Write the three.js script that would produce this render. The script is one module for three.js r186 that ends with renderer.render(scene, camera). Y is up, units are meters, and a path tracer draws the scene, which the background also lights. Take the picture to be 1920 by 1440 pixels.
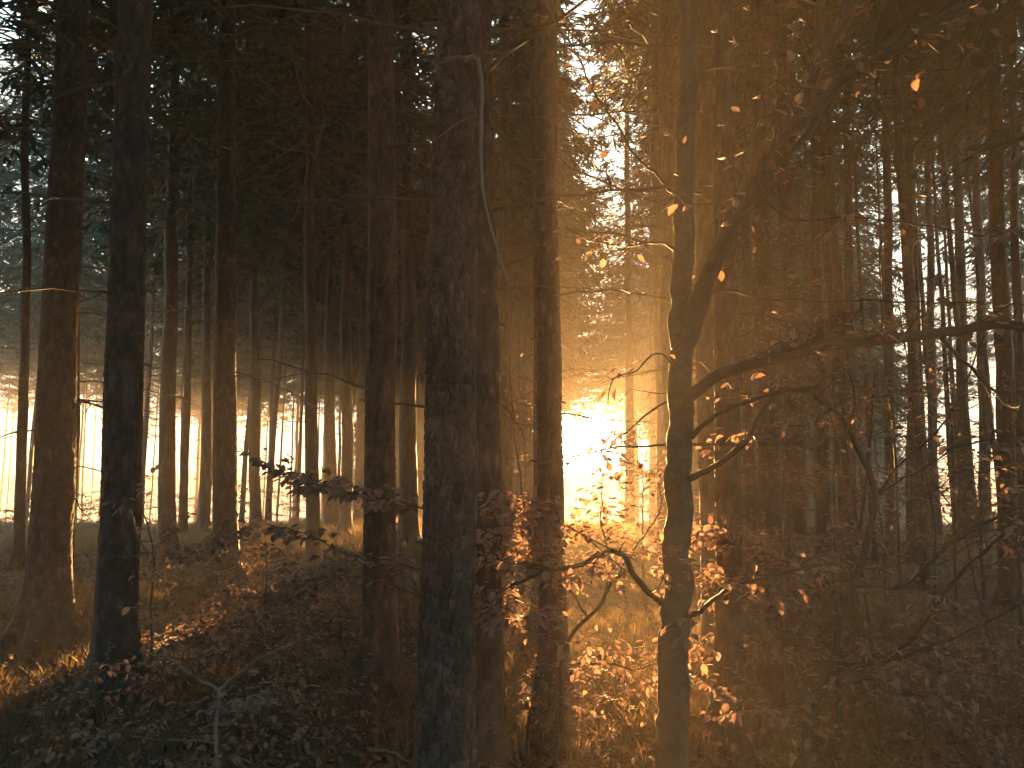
import * as THREE from 'three';
import { mergeGeometries } from 'three/addons/utils/BufferGeometryUtils.js';
import { ImprovedNoise } from 'three/addons/math/ImprovedNoise.js';

// ------------------------------------------------------------------ camera, sky, sun, exposure
const F = 1444, CX = 960, CY = 720, PITCH = Math.atan(170 / F), EYE = 1.6;
const scene = new THREE.Scene();
const camera = new THREE.PerspectiveCamera(2 * Math.atan(CY / F) * 180 / Math.PI, 4 / 3, 0.05, 2000);
camera.position.set(0, EYE, 0);
camera.rotation.x = PITCH;
const renderer = new THREE.WebGLRenderer();
renderer.toneMapping = THREE.LinearToneMapping;
renderer.toneMappingExposure = 30;
renderer.shadowMap.enabled = true;

function ray(px, py) {                       // direction of a point of the photograph, in metres per metre of depth
  const x = px - CX, y = -(py - CY), z = -F, c = Math.cos(PITCH), s = Math.sin(PITCH);
  const yy = y * c - z * s, zz = y * s + z * c;
  return new THREE.Vector3(x / -zz, yy / -zz, -1);
}
const at = (px, py, d) => ray(px, py).multiplyScalar(d).add(new THREE.Vector3(0, EYE, 0));

const SUN = ray(1070, 834).normalize();
{
  const W = 2048, H = 1024, data = new Float32Array(W * H * 4);
  for (let j = 0; j < H; j++) {
    const el = ((j + 0.5) / H - 0.5) * Math.PI, y = Math.sin(el), c = Math.cos(el);
    const t = Math.pow(Math.min(1, Math.max(0, y)), 0.38);
    for (let i = 0; i < W; i++) {
      const a = ((i + 0.5) / W - 0.5) * 2 * Math.PI, x = Math.cos(a) * c, z = Math.sin(a) * c;
      const ang = Math.acos(Math.min(1, x * SUN.x + y * SUN.y + z * SUN.z)) * 180 / Math.PI;
      const wide = 0.085 * Math.exp(-ang / 45), mid = 0.35 * Math.exp(-ang / 3.2), core = 20 * Math.exp(-Math.pow(ang / 1.4, 2));
      const k = (j * W + i) * 4;
      data[k] = 0.021 * (1 - t) + 0.012 * t + wide * 1.0 + mid + core;
      data[k + 1] = 0.020 * (1 - t) + 0.061 * t + wide * 0.62 + mid * 0.72 + core * 0.88;
      data[k + 2] = 0.018 * (1 - t) + 0.083 * t + wide * 0.26 + mid * 0.36 + core * 0.66;
      data[k + 3] = 1;
    }
  }
  const sky = new THREE.DataTexture(data, W, H, THREE.RGBAFormat, THREE.FloatType);
  sky.mapping = THREE.EquirectangularReflectionMapping; sky.magFilter = THREE.LinearFilter; sky.needsUpdate = true;
  scene.background = sky; scene.environment = sky;
}
const sun = new THREE.DirectionalLight(new THREE.Color().setRGB(1, 0.53, 0.17), 5);
sun.name = 'sun_light';
sun.position.copy(SUN).multiplyScalar(150); sun.target.position.set(0, 0, 0);
sun.castShadow = true; sun.shadow.radius = 1.2; sun.shadow.mapSize.set(4096, 4096);
Object.assign(sun.shadow.camera, { left: -60, right: 60, top: 40, bottom: -20, near: 1, far: 320 });
scene.add(sun, sun.target);
scene.fog = new THREE.FogExp2(new THREE.Color(0xfff0dc), 0.0055);

// ------------------------------------------------------------------ helpers
function rng(seed) { let a = seed >>> 0; return () => { a |= 0; a = a + 0x6D2B79F5 | 0; let t = Math.imul(a ^ a >>> 15, 1 | a); t = t + Math.imul(t ^ t >>> 7, 61 | t) ^ t; return ((t ^ t >>> 14) >>> 0) / 4294967296; }; }
const V = (x, y, z) => new THREE.Vector3(x, y, z), UPV = V(0, 1, 0);
const IN = new ImprovedNoise(), noise = (x, y, z = 0) => IN.noise(x + 50.3, y + 31.7, z + 11.1);
const fbm = (x, y, z = 0, o = 4) => { let s = 0, a = 0.5; for (let i = 0; i < o; i++) { s += a * noise(x, y, z); x *= 2.03; y *= 2.03; z *= 2.03; a *= 0.5; } return s; };
const clamp = (x, a = 0, b = 1) => Math.min(b, Math.max(a, x)), smooth = (a, b, x) => { const t = clamp((x - a) / (b - a)); return t * t * (3 - 2 * t); }, lerp = (a, b, t) => a + (b - a) * t;
const hash = (x, y, s = 0) => { let h = Math.imul(x | 0, 374761393) + Math.imul(y | 0, 668265263) + Math.imul(s | 0, 974711); h = Math.imul(h ^ h >>> 13, 1274126177); return ((h ^ h >>> 16) >>> 0) / 4294967296; };

const ONES = ['', 'first', 'second', 'third', 'fourth', 'fifth', 'sixth', 'seventh', 'eighth', 'ninth', 'tenth', 'eleventh', 'twelfth', 'thirteenth', 'fourteenth', 'fifteenth', 'sixteenth', 'seventeenth', 'eighteenth', 'nineteenth'];
const nth = (k) => k < 19 ? ONES[k + 1] : (k + 1) % 10 ? ['twenty', 'thirty', 'forty'][Math.floor((k + 1) / 10) - 2] + '-' + ONES[(k + 1) % 10] : ['twentieth', 'thirtieth', 'fortieth'][(k + 1) / 10 - 2];
const taken = {};
function numbered(name) { const n = taken[name] = (taken[name] ?? -1) + 1; return n ? name + '_' + String(n).padStart(3, '0') : name; }
function tag(o, label, category, group, kind) { if (label) o.userData.label = label; if (category) o.userData.category = category; if (group) o.userData.group = group; if (kind) o.userData.kind = kind; return o; }
function thing(name, label, category, pos, group) { const o = new THREE.Group(); o.name = numbered(name); if (pos) o.position.copy(pos); scene.add(o); return tag(o, label, category, group); }
function part(name, geo, mat, parent, kind) { const m = new THREE.Mesh(geo, mat); m.name = name; m.castShadow = m.receiveShadow = true; parent.add(m); if (kind) m.userData.kind = kind; return m; }

function terrain(x, z) {
  const r = Math.hypot(x, z);
  let h = 0.16 * noise(x * 0.11, z * 0.11, 3) + 0.05 * noise(x * 0.45, z * 0.45, 9) + 0.02 * noise(x * 1.7, z * 1.7, 5);
  h -= 0.12 * smooth(1, 6, x) * smooth(-2, -6, z) * (1 - smooth(-9, -20, z));
  h *= smooth(0.5, 4, r) * 0.8 + 0.2;
  return h - 3.8 * smooth(22, 60, -z + Math.abs(x) * 0.15);
}

// ------------------------------------------------------------------ textures (colour and grain only)
function tex(n, fn, srgb = true) {
  const d = new Uint8Array(n * n * 4);
  for (let j = 0; j < n; j++) for (let i = 0; i < n; i++) { const c = fn(i / n, j / n), k = (j * n + i) * 4; d[k] = clamp(c[0]) * 255; d[k + 1] = clamp(c[1]) * 255; d[k + 2] = clamp(c[2]) * 255; d[k + 3] = 255; }
  const t = new THREE.DataTexture(d, n, n); t.wrapS = t.wrapT = THREE.RepeatWrapping; t.magFilter = THREE.LinearFilter; if (srgb) t.colorSpace = THREE.SRGBColorSpace; t.needsUpdate = true; return t;
}
function tnoise(u, v, fu, fv, s) {            // tiling value noise
  const x = u * fu, y = v * fv, x0 = Math.floor(x), y0 = Math.floor(y), a = x - x0, b = y - y0, p = a * a * (3 - 2 * a), q = b * b * (3 - 2 * b), w = (i, m) => ((i % m) + m) % m;
  return lerp(lerp(hash(w(x0, fu), w(y0, fv), s), hash(w(x0 + 1, fu), w(y0, fv), s), p), lerp(hash(w(x0, fu), w(y0 + 1, fv), s), hash(w(x0 + 1, fu), w(y0 + 1, fv), s), p), q);
}
const spruceTex = tex(512, (u, v) => {
  const a = tnoise(u, v, 24, 10, 1) * 0.5 + tnoise(u, v, 60, 28, 2) * 0.3 + tnoise(u, v, 160, 120, 3) * 0.2, l = tnoise(u, v, 9, 7, 4) * 0.6 + tnoise(u, v, 40, 40, 5) * 0.4;
  const g = 0.11 + a * 0.26, lich = smooth(0.6, 0.75, l) * 0.5;
  return [g * lerp(1, 0.95, lich) + 0.02, g * lerp(0.86, 1.08, lich), g * lerp(0.76, 1.02, lich)];
});
const spruceBump = tex(512, (u, v) => { const a = tnoise(u, v, 36, 16, 6) * 0.4 + tnoise(u, v, 80, 44, 7) * 0.35 + tnoise(u, v, 200, 150, 8) * 0.25; return [a, a, a]; }, false);
const beechTex = tex(512, (u, v) => {
  const a = tnoise(u, v, 6, 20, 11) * 0.5 + tnoise(u, v, 30, 70, 12) * 0.3 + tnoise(u, v, 120, 120, 13) * 0.2, l = smooth(0.58, 0.72, tnoise(u, v, 8, 6, 14) * 0.6 + tnoise(u, v, 40, 36, 15) * 0.4);
  const g = 0.13 + a * 0.18;
  return [g * lerp(1, 0.95, l), g * lerp(0.9, 0.97, l), g * lerp(0.8, 0.8, l)];
});
const groundTex = tex(1024, (u, v) => {
  const a = tnoise(u, v, 16, 16, 21) * 0.3 + tnoise(u, v, 70, 70, 22) * 0.35 + tnoise(u, v, 220, 220, 23) * 0.35, m = smooth(0.5, 0.68, tnoise(u, v, 9, 9, 24) * 0.6 + tnoise(u, v, 40, 40, 25) * 0.4), h = tnoise(u, v, 300, 300, 26);
  const r = 0.20 + a * 0.34, c = [r, r * 0.72, r * 0.46], g = [r * 0.62, r * 0.66, r * 0.32];
  return [0, 1, 2].map((k) => lerp(c[k], g[k], m * 0.6) * (0.75 + 0.5 * h));
});
const groundBump = tex(512, (u, v) => { const a = tnoise(u, v, 40, 40, 31) * 0.4 + tnoise(u, v, 110, 110, 32) * 0.6; return [a, a, a]; }, false);
groundTex.repeat.set(1 / 4, 1 / 4); groundBump.repeat.set(1 / 2, 1 / 2);

const M = {
  spruce: new THREE.MeshStandardMaterial({ map: spruceTex, bumpMap: spruceBump, bumpScale: 0.006, roughness: 0.78, vertexColors: true }),
  beech: new THREE.MeshStandardMaterial({ map: beechTex, bumpMap: spruceBump, bumpScale: 0.0015, roughness: 0.75 }),
  twig: new THREE.MeshStandardMaterial({ color: new THREE.Color().setRGB(0.075, 0.055, 0.042), roughness: 0.85 }),
  deadTwig: new THREE.MeshStandardMaterial({ color: new THREE.Color().setRGB(0.10, 0.085, 0.07), roughness: 0.9 }),
  paleWood: new THREE.MeshStandardMaterial({ color: new THREE.Color().setRGB(0.17, 0.155, 0.135), roughness: 0.7, bumpMap: spruceBump, bumpScale: 0.003 }),
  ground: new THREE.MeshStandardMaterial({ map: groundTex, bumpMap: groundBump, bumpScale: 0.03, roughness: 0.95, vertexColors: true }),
  grass: new THREE.MeshPhysicalMaterial({ color: new THREE.Color().setRGB(0.15, 0.10, 0.045), roughness: 0.9, transmission: 0.4, thickness: 0, side: THREE.DoubleSide }),
  straw: new THREE.MeshPhysicalMaterial({ color: new THREE.Color().setRGB(0.28, 0.19, 0.09), roughness: 0.95, transmission: 0.5, thickness: 0, side: THREE.DoubleSide }),
  needles: [[0.030, 0.055, 0.030], [0.024, 0.050, 0.034], [0.038, 0.058, 0.026]].map((c) => new THREE.MeshPhysicalMaterial({ color: new THREE.Color().setRGB(...c), roughness: 0.75, side: THREE.DoubleSide })),
  leaves: [[0.25, 0.14, 0.09], [0.20, 0.11, 0.075], [0.28, 0.18, 0.125], [0.16, 0.09, 0.07], [0.26, 0.18, 0.15]].map((c) => new THREE.MeshPhysicalMaterial({ color: new THREE.Color().setRGB(...c), roughness: 0.62, transmission: 0.42, thickness: 0, side: THREE.DoubleSide })),
};
for (const m of M.leaves) m.roughness = 0.9;

// ------------------------------------------------------------------ basic geometry
function geoFrom(pos, uv, idx) { const g = new THREE.BufferGeometry(); g.setAttribute('position', new THREE.Float32BufferAttribute(pos, 3)); g.setAttribute('uv', new THREE.Float32BufferAttribute(uv, 2)); g.setIndex(idx); g.computeVertexNormals(); return g; }

function tube(pts, r0, r1, sides = 5, pow = 1, rough = 0) {   // tapered limb along a polyline; closed tip
  const pos = [], uv = [], idx = [], n = pts.length; let N = V(0.31, 0.2, 0.93), len = 0;
  for (let i = 0; i < n; i++) {
    const T = pts[Math.min(n - 1, i + 1)].clone().sub(pts[Math.max(0, i - 1)]).normalize();
    N = N.clone().addScaledVector(T, -N.dot(T)).normalize(); if (!(N.lengthSq() > 0.1)) N = V(1, 0, 0);
    const B = T.clone().cross(N), t = i / (n - 1), r = lerp(r0, r1, Math.pow(t, pow)) * (1 + (rough ? 0.5 * Math.exp(-t * n / 2.2) + rough * 0.9 * Math.max(0, noise(i * 0.37, r0 * 900, 4)) : 0)); if (i) len += pts[i].distanceTo(pts[i - 1]);
    for (let k = 0; k <= sides; k++) {
      const a = k / sides * 2 * Math.PI, q = rough ? r * (1 + rough * noise(pts[i].x * 9 + Math.cos(a), pts[i].y * 9 + Math.sin(a), pts[i].z * 9)) : r;
      const p = pts[i].clone().addScaledVector(N, Math.cos(a) * q).addScaledVector(B, Math.sin(a) * q);
      pos.push(p.x, p.y, p.z); uv.push(k / sides * r0 * 6.28, len);
    }
  }
  const w = sides + 1;
  for (let i = 0; i < n - 1; i++) for (let k = 0; k < sides; k++) { const a = i * w + k; idx.push(a, a + 1, a + w, a + 1, a + w + 1, a + w); }
  const tip = pos.length / 3; pos.push(...pts[n - 1].toArray()); uv.push(0, len); for (let k = 0; k < sides; k++) idx.push((n - 1) * w + k, (n - 1) * w + k + 1, tip);
  return geoFrom(pos, uv, idx);
}
function curve(pts, n, wob = 0, seed = 1) {  // smooth polyline through points, with a crooked grain
  const c = new THREE.CatmullRomCurve3(pts, false, 'centripetal'), out = c.getPoints(n), L = c.getLength();
  if (wob) for (let i = 1; i < out.length; i++) { const t = i / n * L; out[i].add(V(noise(t * 5, seed, 1), noise(t * 5, seed, 7), noise(t * 5, seed, 13)).multiplyScalar(wob)).add(V(noise(t * 17, seed, 2), noise(t * 17, seed, 5), noise(t * 17, seed, 9)).multiplyScalar(wob * 0.45)); }
  return out;
}

// worley plates on bark, periodic round the trunk
function plates(u, v, cu, seed) {
  const x0 = Math.floor(u), y0 = Math.floor(v); let f1 = 9, f2 = 9, id = 0;
  for (let j = -1; j <= 1; j++) for (let i = -1; i <= 1; i++) {
    const cx = x0 + i, cy = y0 + j, wx = ((cx % cu) + cu) % cu, dx = cx + 0.15 + 0.7 * hash(wx, cy, seed) - u, dy = cy + 0.1 + 0.8 * hash(wx, cy, seed + 1) - v, d = Math.sqrt(dx * dx + dy * dy);
    if (d < f1) { f2 = f1; f1 = d; id = hash(wx, cy, seed + 2); } else if (d < f2) f2 = d;
  }
  return [f2 - f1, id];
}
function trunkGeo({ H, r, top = 0.25, dir = V(0, 1, 0), sides = 20, rows = 60, fine = 0, fineTo = 0, flare = 0.7, seed = 1, relief = 0, plate = 0.04, bend = 0.04, below = 0.25, ground = null }) {
  // local origin at the foot; r is the radius at 1.3 m
  const hs = []; if (fineTo) { for (let h = -below; h < fineTo; h += fine) hs.push(h); for (let i = 0; i <= rows; i++) hs.push(lerp(fineTo, H, i / rows)); } else for (let i = 0; i <= rows; i++) hs.push(lerp(-below, H, Math.pow(i / rows, 1.6)));
  const pos = [], uv = [], idx = [], col = [], w = sides + 1, cu = Math.max(5, Math.round(2 * Math.PI * r / plate)), kx = 3 + Math.floor(hash(seed, 3) * 3), ph = hash(seed, 5) * 6.28;
  for (const h of hs) {
    const up = Math.max(0, h), ax = dir.clone().multiplyScalar(h / dir.y), bx = bend * noise(up * 0.35, seed * 3.1, 1) + bend * 0.25 * noise(up * 1.5, seed * 3.1, 4), bz = bend * noise(up * 0.35, seed * 3.1, 8);
    const base = r * lerp(1.06, top, Math.pow(clamp(up / H), 0.85));
    for (let k = 0; k <= sides; k++) {
      const t = k / sides, a = t * 2 * Math.PI, lob = 0.55 + 0.45 * Math.cos(kx * a + ph + noise(a === 0 ? 0 : Math.cos(a) * 2, Math.sin(a) * 2, seed) * 1.5) + 0.5 * Math.max(0, Math.cos(2 * a + ph * 2));
      const fl = flare * Math.exp(-Math.max(h, -0.05) / (0.16 + r * 0.35)) * (0.35 + lob);
      let tone = 1; let q = base * (1 + fl) * (1 + 0.05 * noise(Math.cos(a) * 1.3, Math.sin(a) * 1.3, up * 0.7 + seed));
      if (relief) {
        const u = t * cu + 0.35 * noise(Math.cos(a) * 4, Math.sin(a) * 4, h * 9 + seed), v = h / (plate * 1.9) + 0.4 * noise(Math.cos(a) * 5, Math.sin(a) * 5, h * 7), [e, id] = plates(u, v, cu, seed), f = fbm(Math.cos(a) * 14, Math.sin(a) * 14, h * 40, 3);
        tone = 0.7 + 0.65 * id * id + (hash(id * 1e5, seed) > 0.88 ? 0.5 : 0); q += relief * (smooth(0.02, 0.28, e) * (0.6 + 0.7 * id) + f * 0.8) + relief * 0.9 * noise(Math.cos(a) * 3, Math.sin(a) * 3, h * 2.5);
      }
      pos.push(ax.x + bx + Math.cos(a) * q, h, ax.z + bz + Math.sin(a) * q); uv.push(t * cu * plate, h); col.push(tone, tone, tone * (tone > 1.3 ? 1.06 : 1));
    }
  }
  for (let i = 0; i < hs.length - 1; i++) for (let k = 0; k < sides; k++) { const a = i * w + k; idx.push(a, a + w, a + 1, a + 1, a + w, a + w + 1); }
  const g = geoFrom(pos, uv, idx), nn = g.attributes.normal;       // close the seam of the normals
  for (let i = 0; i < hs.length; i++) { const a = i * w, b = a + sides, n = V(nn.getX(a) + nn.getX(b), nn.getY(a) + nn.getY(b), nn.getZ(a) + nn.getZ(b)).normalize(); nn.setXYZ(a, n.x, n.y, n.z); nn.setXYZ(b, n.x, n.y, n.z); }
  g.setAttribute('color', new THREE.Float32BufferAttribute(col, 3));
  g.userData.axis = (h) => V(dir.x * h / dir.y + bend * noise(h * 0.35, seed * 3.1, 1) + bend * 0.25 * noise(h * 1.5, seed * 3.1, 4), h, dir.z * h / dir.y + bend * noise(h * 0.35, seed * 3.1, 8));
  g.userData.rad = (h) => r * lerp(1.06, top, Math.pow(clamp(h / H), 0.85));
  return g;
}

// ------------------------------------------------------------------ spruce kit: dead branches and crowns, shared
function deadBranch(seed, sides = 4) {        // about 1 m long along +x, gently drooping, with a few side twigs
  const R = rng(seed), pts = [], n = 7, droop = 0.05 + R() * 0.22; let y = 0, z = 0;
  for (let i = 0; i <= n; i++) { const t = i / n; y += (R() - 0.5) * 0.05; z += (R() - 0.5) * 0.07; pts.push(V(t, y - droop * t * t + 0.06 * t, z * t)); }
  const g = [tube(pts, 0.011, 0.0025, sides)];
  const k = 2 + Math.floor(R() * 6);
  for (let i = 0; i < k; i++) {
    const a = 2 + Math.floor(R() * (n - 2)), p = pts[a], s = R() < 0.5 ? -1 : 1, L = 0.12 + R() * 0.3, q = [];
    for (let j = 0; j <= 3; j++) { const t = j / 3; q.push(V(p.x + L * t * (0.5 + R() * 0.1), p.y + (R() - 0.6) * 0.12 * t * (1 + t), p.z + s * L * t * 0.75)); }
    g.push(tube(q, 0.0045, 0.0014, 3));
  }
  return mergeGeometries(g);
}
const DEAD = Array.from({ length: 12 }, (_, i) => deadBranch(100 + i));

function crownGeo(seed, H, Rm, dens, lowSparse, size = 1) {   // origin at the foot of the crown; sprays of needle twigs hung on branches
  const R = rng(seed), pos = [], uv = [], idx = []; const wood = [];
  const blade = (p, d, n, L, w) => { const i = pos.length / 3, m = p.clone().addScaledVector(d, L * 0.4), e = p.clone().addScaledVector(d, L), s = n.clone().multiplyScalar(w); pos.push(p.x, p.y, p.z, m.x + s.x, m.y + s.y, m.z + s.z, e.x, e.y, e.z, m.x - s.x, m.y - s.y, m.z - s.z); uv.push(0, 0, 0, 0, 0, 0, 0, 0); idx.push(i, i + 1, i + 3, i + 1, i + 2, i + 3); };
  let h = 0, whorl = 0;
  while (h < H - 0.2) {
    const t = h / H, reach = Rm * Math.pow(1 - t, 0.75) * (t < 0.12 ? 0.7 + 2.5 * t : 1), nb = 4 + Math.floor(R() * 3);
    for (let b = 0; b < nb; b++) {
      const az = (b + R() * 0.8) / nb * 6.283 + whorl * 1.7, L = reach * (0.65 + R() * 0.5), D = V(Math.cos(az), 0, Math.sin(az)), S = V(-Math.sin(az), 0, Math.cos(az)), droop = (0.18 + 0.3 * R()) * (1 - t * 0.9), pts = [];
      for (let i = 0; i <= 5; i++) { const q = i / 5; pts.push(V(0, h + (R() - 0.5) * 0.06, 0).addScaledVector(D, L * q).addScaledVector(S, (R() - 0.5) * 0.12 * q).add(V(0, -droop * L * Math.sin(q * 2.4) * 0.8 + 0.25 * L * q * q * (0.3 + t), 0))); }
      wood.push(tube([0, 2, 4, 5].map((q) => pts[q]), 0.018 * (1 - t * 0.6), 0.004, 3));
      const keep = t < lowSparse ? 0.25 + 0.75 * t / lowSparse : 1, ns = Math.round(L * 11 * dens * keep);
      for (let s = 0; s < ns; s++) {
        const q = 0.18 + 0.82 * Math.pow(R(), 0.8), f = q * 5, i0 = Math.min(4, Math.floor(f)), p = pts[i0].clone().lerp(pts[i0 + 1], f - i0), side = R() < 0.5 ? -1 : 1;
        const tw = D.clone().multiplyScalar(0.55 + R() * 0.3).addScaledVector(S, side * (0.3 + R() * 0.7)).add(V(0, -0.15 - R() * 0.75, 0)).normalize(), TL = (0.22 + R() * 0.38) * size, nrm = tw.clone().cross(V(R() - 0.5, R() * 0.6 + 0.2, R() - 0.5)).normalize();
        blade(p, tw, nrm, TL, 0.028 * size);
        for (let j = 0; j < 4; j++) { const a = 0.15 + j * 0.19, sg = j % 2 ? 1 : -1, dd = tw.clone().multiplyScalar(0.75).addScaledVector(nrm, sg * 0.6).add(V((R() - 0.5) * 0.4, -R() * 0.5, (R() - 0.5) * 0.4)).normalize(); blade(p.clone().addScaledVector(tw, TL * a), dd, dd.clone().cross(V(R() - 0.5, 1, R() - 0.5)).normalize(), TL * (0.55 - a * 0.3), 0.022 * size); }
      }
    }
    h += 0.34 + R() * 0.22; whorl++;
  }
  return { needles: geoFrom(pos, uv, idx), wood: mergeGeometries(wood) };
}
const CROWN = [0, 1, 2, 3].map((i) => crownGeo(300 + i, 13, 2.3 + 0.25 * i, 1.0, 0.2));
const CROWN_FAR = [0, 1, 2].map((i) => crownGeo(400 + i, 13, 2.5 + 0.25 * i, 0.6, 0.1, 1.5));

function addCrown(tree, base, scaleXZ, scaleY, rot, k, far = false) {
  const c = (far ? CROWN_FAR : CROWN)[k % (far ? 3 : 4)], m = part('crown', c.needles, M.needles[k % 3], tree);
  m.userData.kind = 'stuff'; m.position.copy(base); m.rotation.y = rot; m.scale.set(scaleXZ, scaleY, scaleXZ);
  part('crown_branches', c.wood, M.deadTwig, m, 'stuff');
}

// ------------------------------------------------------------------ ground
{
  const xs = [], zs = [], grow = (n, a, b) => Array.from({ length: n + 1 }, (_, i) => { const t = i / n * 2 - 1; return Math.sign(t) * (a * Math.abs(t) + b * Math.pow(Math.abs(t), 4)); });
  xs.push(...grow(260, 12, 50)); zs.push(...grow(300, 16, 68).map((z) => z > 0 ? z * 0.22 : z));
  const pos = [], uv = [], idx = [], col = [];
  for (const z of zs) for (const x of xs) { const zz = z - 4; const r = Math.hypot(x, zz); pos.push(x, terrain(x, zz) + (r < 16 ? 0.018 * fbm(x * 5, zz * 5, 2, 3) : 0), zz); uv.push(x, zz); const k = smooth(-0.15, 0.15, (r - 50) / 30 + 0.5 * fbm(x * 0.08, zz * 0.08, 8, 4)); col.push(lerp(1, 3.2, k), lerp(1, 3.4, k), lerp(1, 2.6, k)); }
  const w = xs.length; for (let j = 0; j < zs.length - 1; j++) for (let i = 0; i < w - 1; i++) { const a = j * w + i; idx.push(a, a + w, a + 1, a + 1, a + w, a + w + 1); }
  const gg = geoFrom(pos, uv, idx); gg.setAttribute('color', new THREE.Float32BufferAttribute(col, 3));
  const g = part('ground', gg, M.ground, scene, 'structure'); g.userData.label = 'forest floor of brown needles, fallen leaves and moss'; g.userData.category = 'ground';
}

// ------------------------------------------------------------------ spruces
function footFrom(px, py, px2, py2, d) {       // the axis through two points of the picture in the plane at that depth, down to the ground
  const a = at(px, py, d), b = at(px2, py2, d), s = b.clone().sub(a); s.divideScalar(s.y); let y = 0;
  for (let i = 0; i < 4; i++) { const p = a.clone().addScaledVector(s, y - a.y); y = terrain(p.x, p.z); }
  return { foot: a.clone().addScaledVector(s, y - a.y), dir: s.normalize() };
}
// [pixel at lower height, pixel higher up, width in pixels at the lower point, depth, crown base, detail, dead branches, label]
const LEFT = 'dark spruces of the near and middle rows';
const S = [
  [843, 900, 862, 60, 112, 3.35, 9.5, 3, 5, 'thick rough-barked spruce trunk in the foreground with a pale hanging dead branch'],
  [711, 950, 713, 200, 66, 5.8, 9.5, 2, 9, 'thick straight spruce with flared root foot just left of the foreground trunk'],
  [228, 900, 250, 100, 78, 5.4, 8.5, 2, 16, 'thick black spruce, second of the two broad trunks at the left'],
  [102, 900, 130, 200, 80, 7.4, 8, 2, 16, 'broadest black spruce near the left edge with roots spreading to the left'],
  [422, 900, 426, 200, 49, 11, 8.5, 2, 16, 'stout dark spruce standing between the broad left pair and the middle trunks'],
  [916, 1000, 905, 300, 52, 4.6, 8.5, 2, 12, 'dark spruce half hidden right behind the foreground trunk'],
  [1034, 1000, 1026, 200, 54, 5.4, 8, 2, 10, 'dark spruce directly left of the blazing sun'],
  [1364, 1200, 1352, 300, 50, 4.6, 8, 2, 12, 'straight brown spruce just right of the forked beech'],
  [122, 1000, 140, 500, 26, 10.5, 7.5, 1, 10, 'slim spruce tucked close behind the broadest left trunk'],
  [40, 850, 46, 500, 19, 13, 7.5, 1, 14, 'slim leaning dark spruce at the far left edge'],
  [313, 900, 320, 500, 33, 16, 7, 1, 16, 'dark spruce right of the broad left pair, nearest of three close trunks'],
  [346, 900, 354, 500, 16, 19, 7, 1, 12, 'thin dark spruce in the middle of three close trunks'],
  [385, 900, 388, 500, 20, 21, 7.5, 1, 12, 'thin amber-edged spruce just left of the stout dark spruce'],
  [477, 900, 476, 300, 22, 20, 8, 1, 14, 'slender spruce just right of the stout dark spruce'],
  [508, 900, 530, 550, 12, 24, 8, 1, 8, 'very thin leaning spruce stem in the golden mist'],
  [584, 900, 582, 200, 27, 13.6, 7.5, 1, 18, 'dark narrow spruce standing alone left of the flared trunk'],
  [620, 880, 618, 300, 24, 21, 7.5, 1, 12, 'hazy brown spruce left of a close twin, behind the flared trunk'],
  [648, 880, 646, 300, 24, 19, 7.5, 1, 12, 'hazy brown spruce, right one of the close twins in the mist'],
  [766, 800, 764, 200, 36, 17, 7.5, 1, 12, 'grey-brown spruce in the gap between the flared trunk and the foreground trunk'],
  [943, 950, 945, 500, 25, 14, 8, 1, 14, 'amber spruce in the bright gap right of the foreground trunk'],
  [1011, 850, 1009, 500, 22, 9, 8.5, 1, 22, 'slim spruce with many dead side twigs beside the sun'],
  [1180, 800, 1176, 300, 19, 26, 9, 1, 4, 'faint spruce dissolved in the glare right of the sun'],
  [1222, 700, 1218, 200, 15, 37, 9, 1, 3, 'faint thin spruce in the glare close left of the forked beech'],
  [1402, 700, 1394, 200, 24, 16, 8, 1, 12, 'pale hazy spruce behind the straight brown spruce'],
  [1430, 550, 1420, 200, 44, 11.5, 8, 1, 10, 'pale grey spruce behind the crossing beech limbs'],
  [1480, 550, 1470, 250, 44, 12.5, 12, 1, 10, 'broad shaded spruce right of the pale grey spruce'],
  [1542, 900, 1530, 300, 30, 12, 7.5, 1, 12, 'brown hazy spruce behind the arching sapling'],
  [1596, 900, 1590, 300, 22, 16, 12, 1, 12, 'slim spruce at the left end of the right-hand thicket'],
  [1668, 900, 1660, 300, 22, 16, 12.5, 1, 12, 'slim dark spruce in the right-hand thicket'],
  [1712, 950, 1702, 300, 24, 15, 12.5, 1, 12, 'straight dark spruce in the middle of the right-hand thicket'],
  [1748, 900, 1742, 300, 18, 19, 12.5, 1, 10, 'thin spruce before the bright gap of the right-hand thicket'],
  [1808, 900, 1796, 300, 24, 17, 13, 1, 12, 'dark spruce right of the bright gap in the thicket'],
  [1846, 850, 1832, 300, 22, 19, 14, 1, 10, 'slim spruce near the right edge, left of the thickest one'],
  [1888, 900, 1868, 300, 34, 11, 7.5, 1, 16, 'thickest dark spruce at the right edge of the picture'],
  [1915, 800, 1898, 200, 20, 15, 8, 1, 10, 'slim spruce cut by the right edge of the picture'],
];
const occupied = [];
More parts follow.
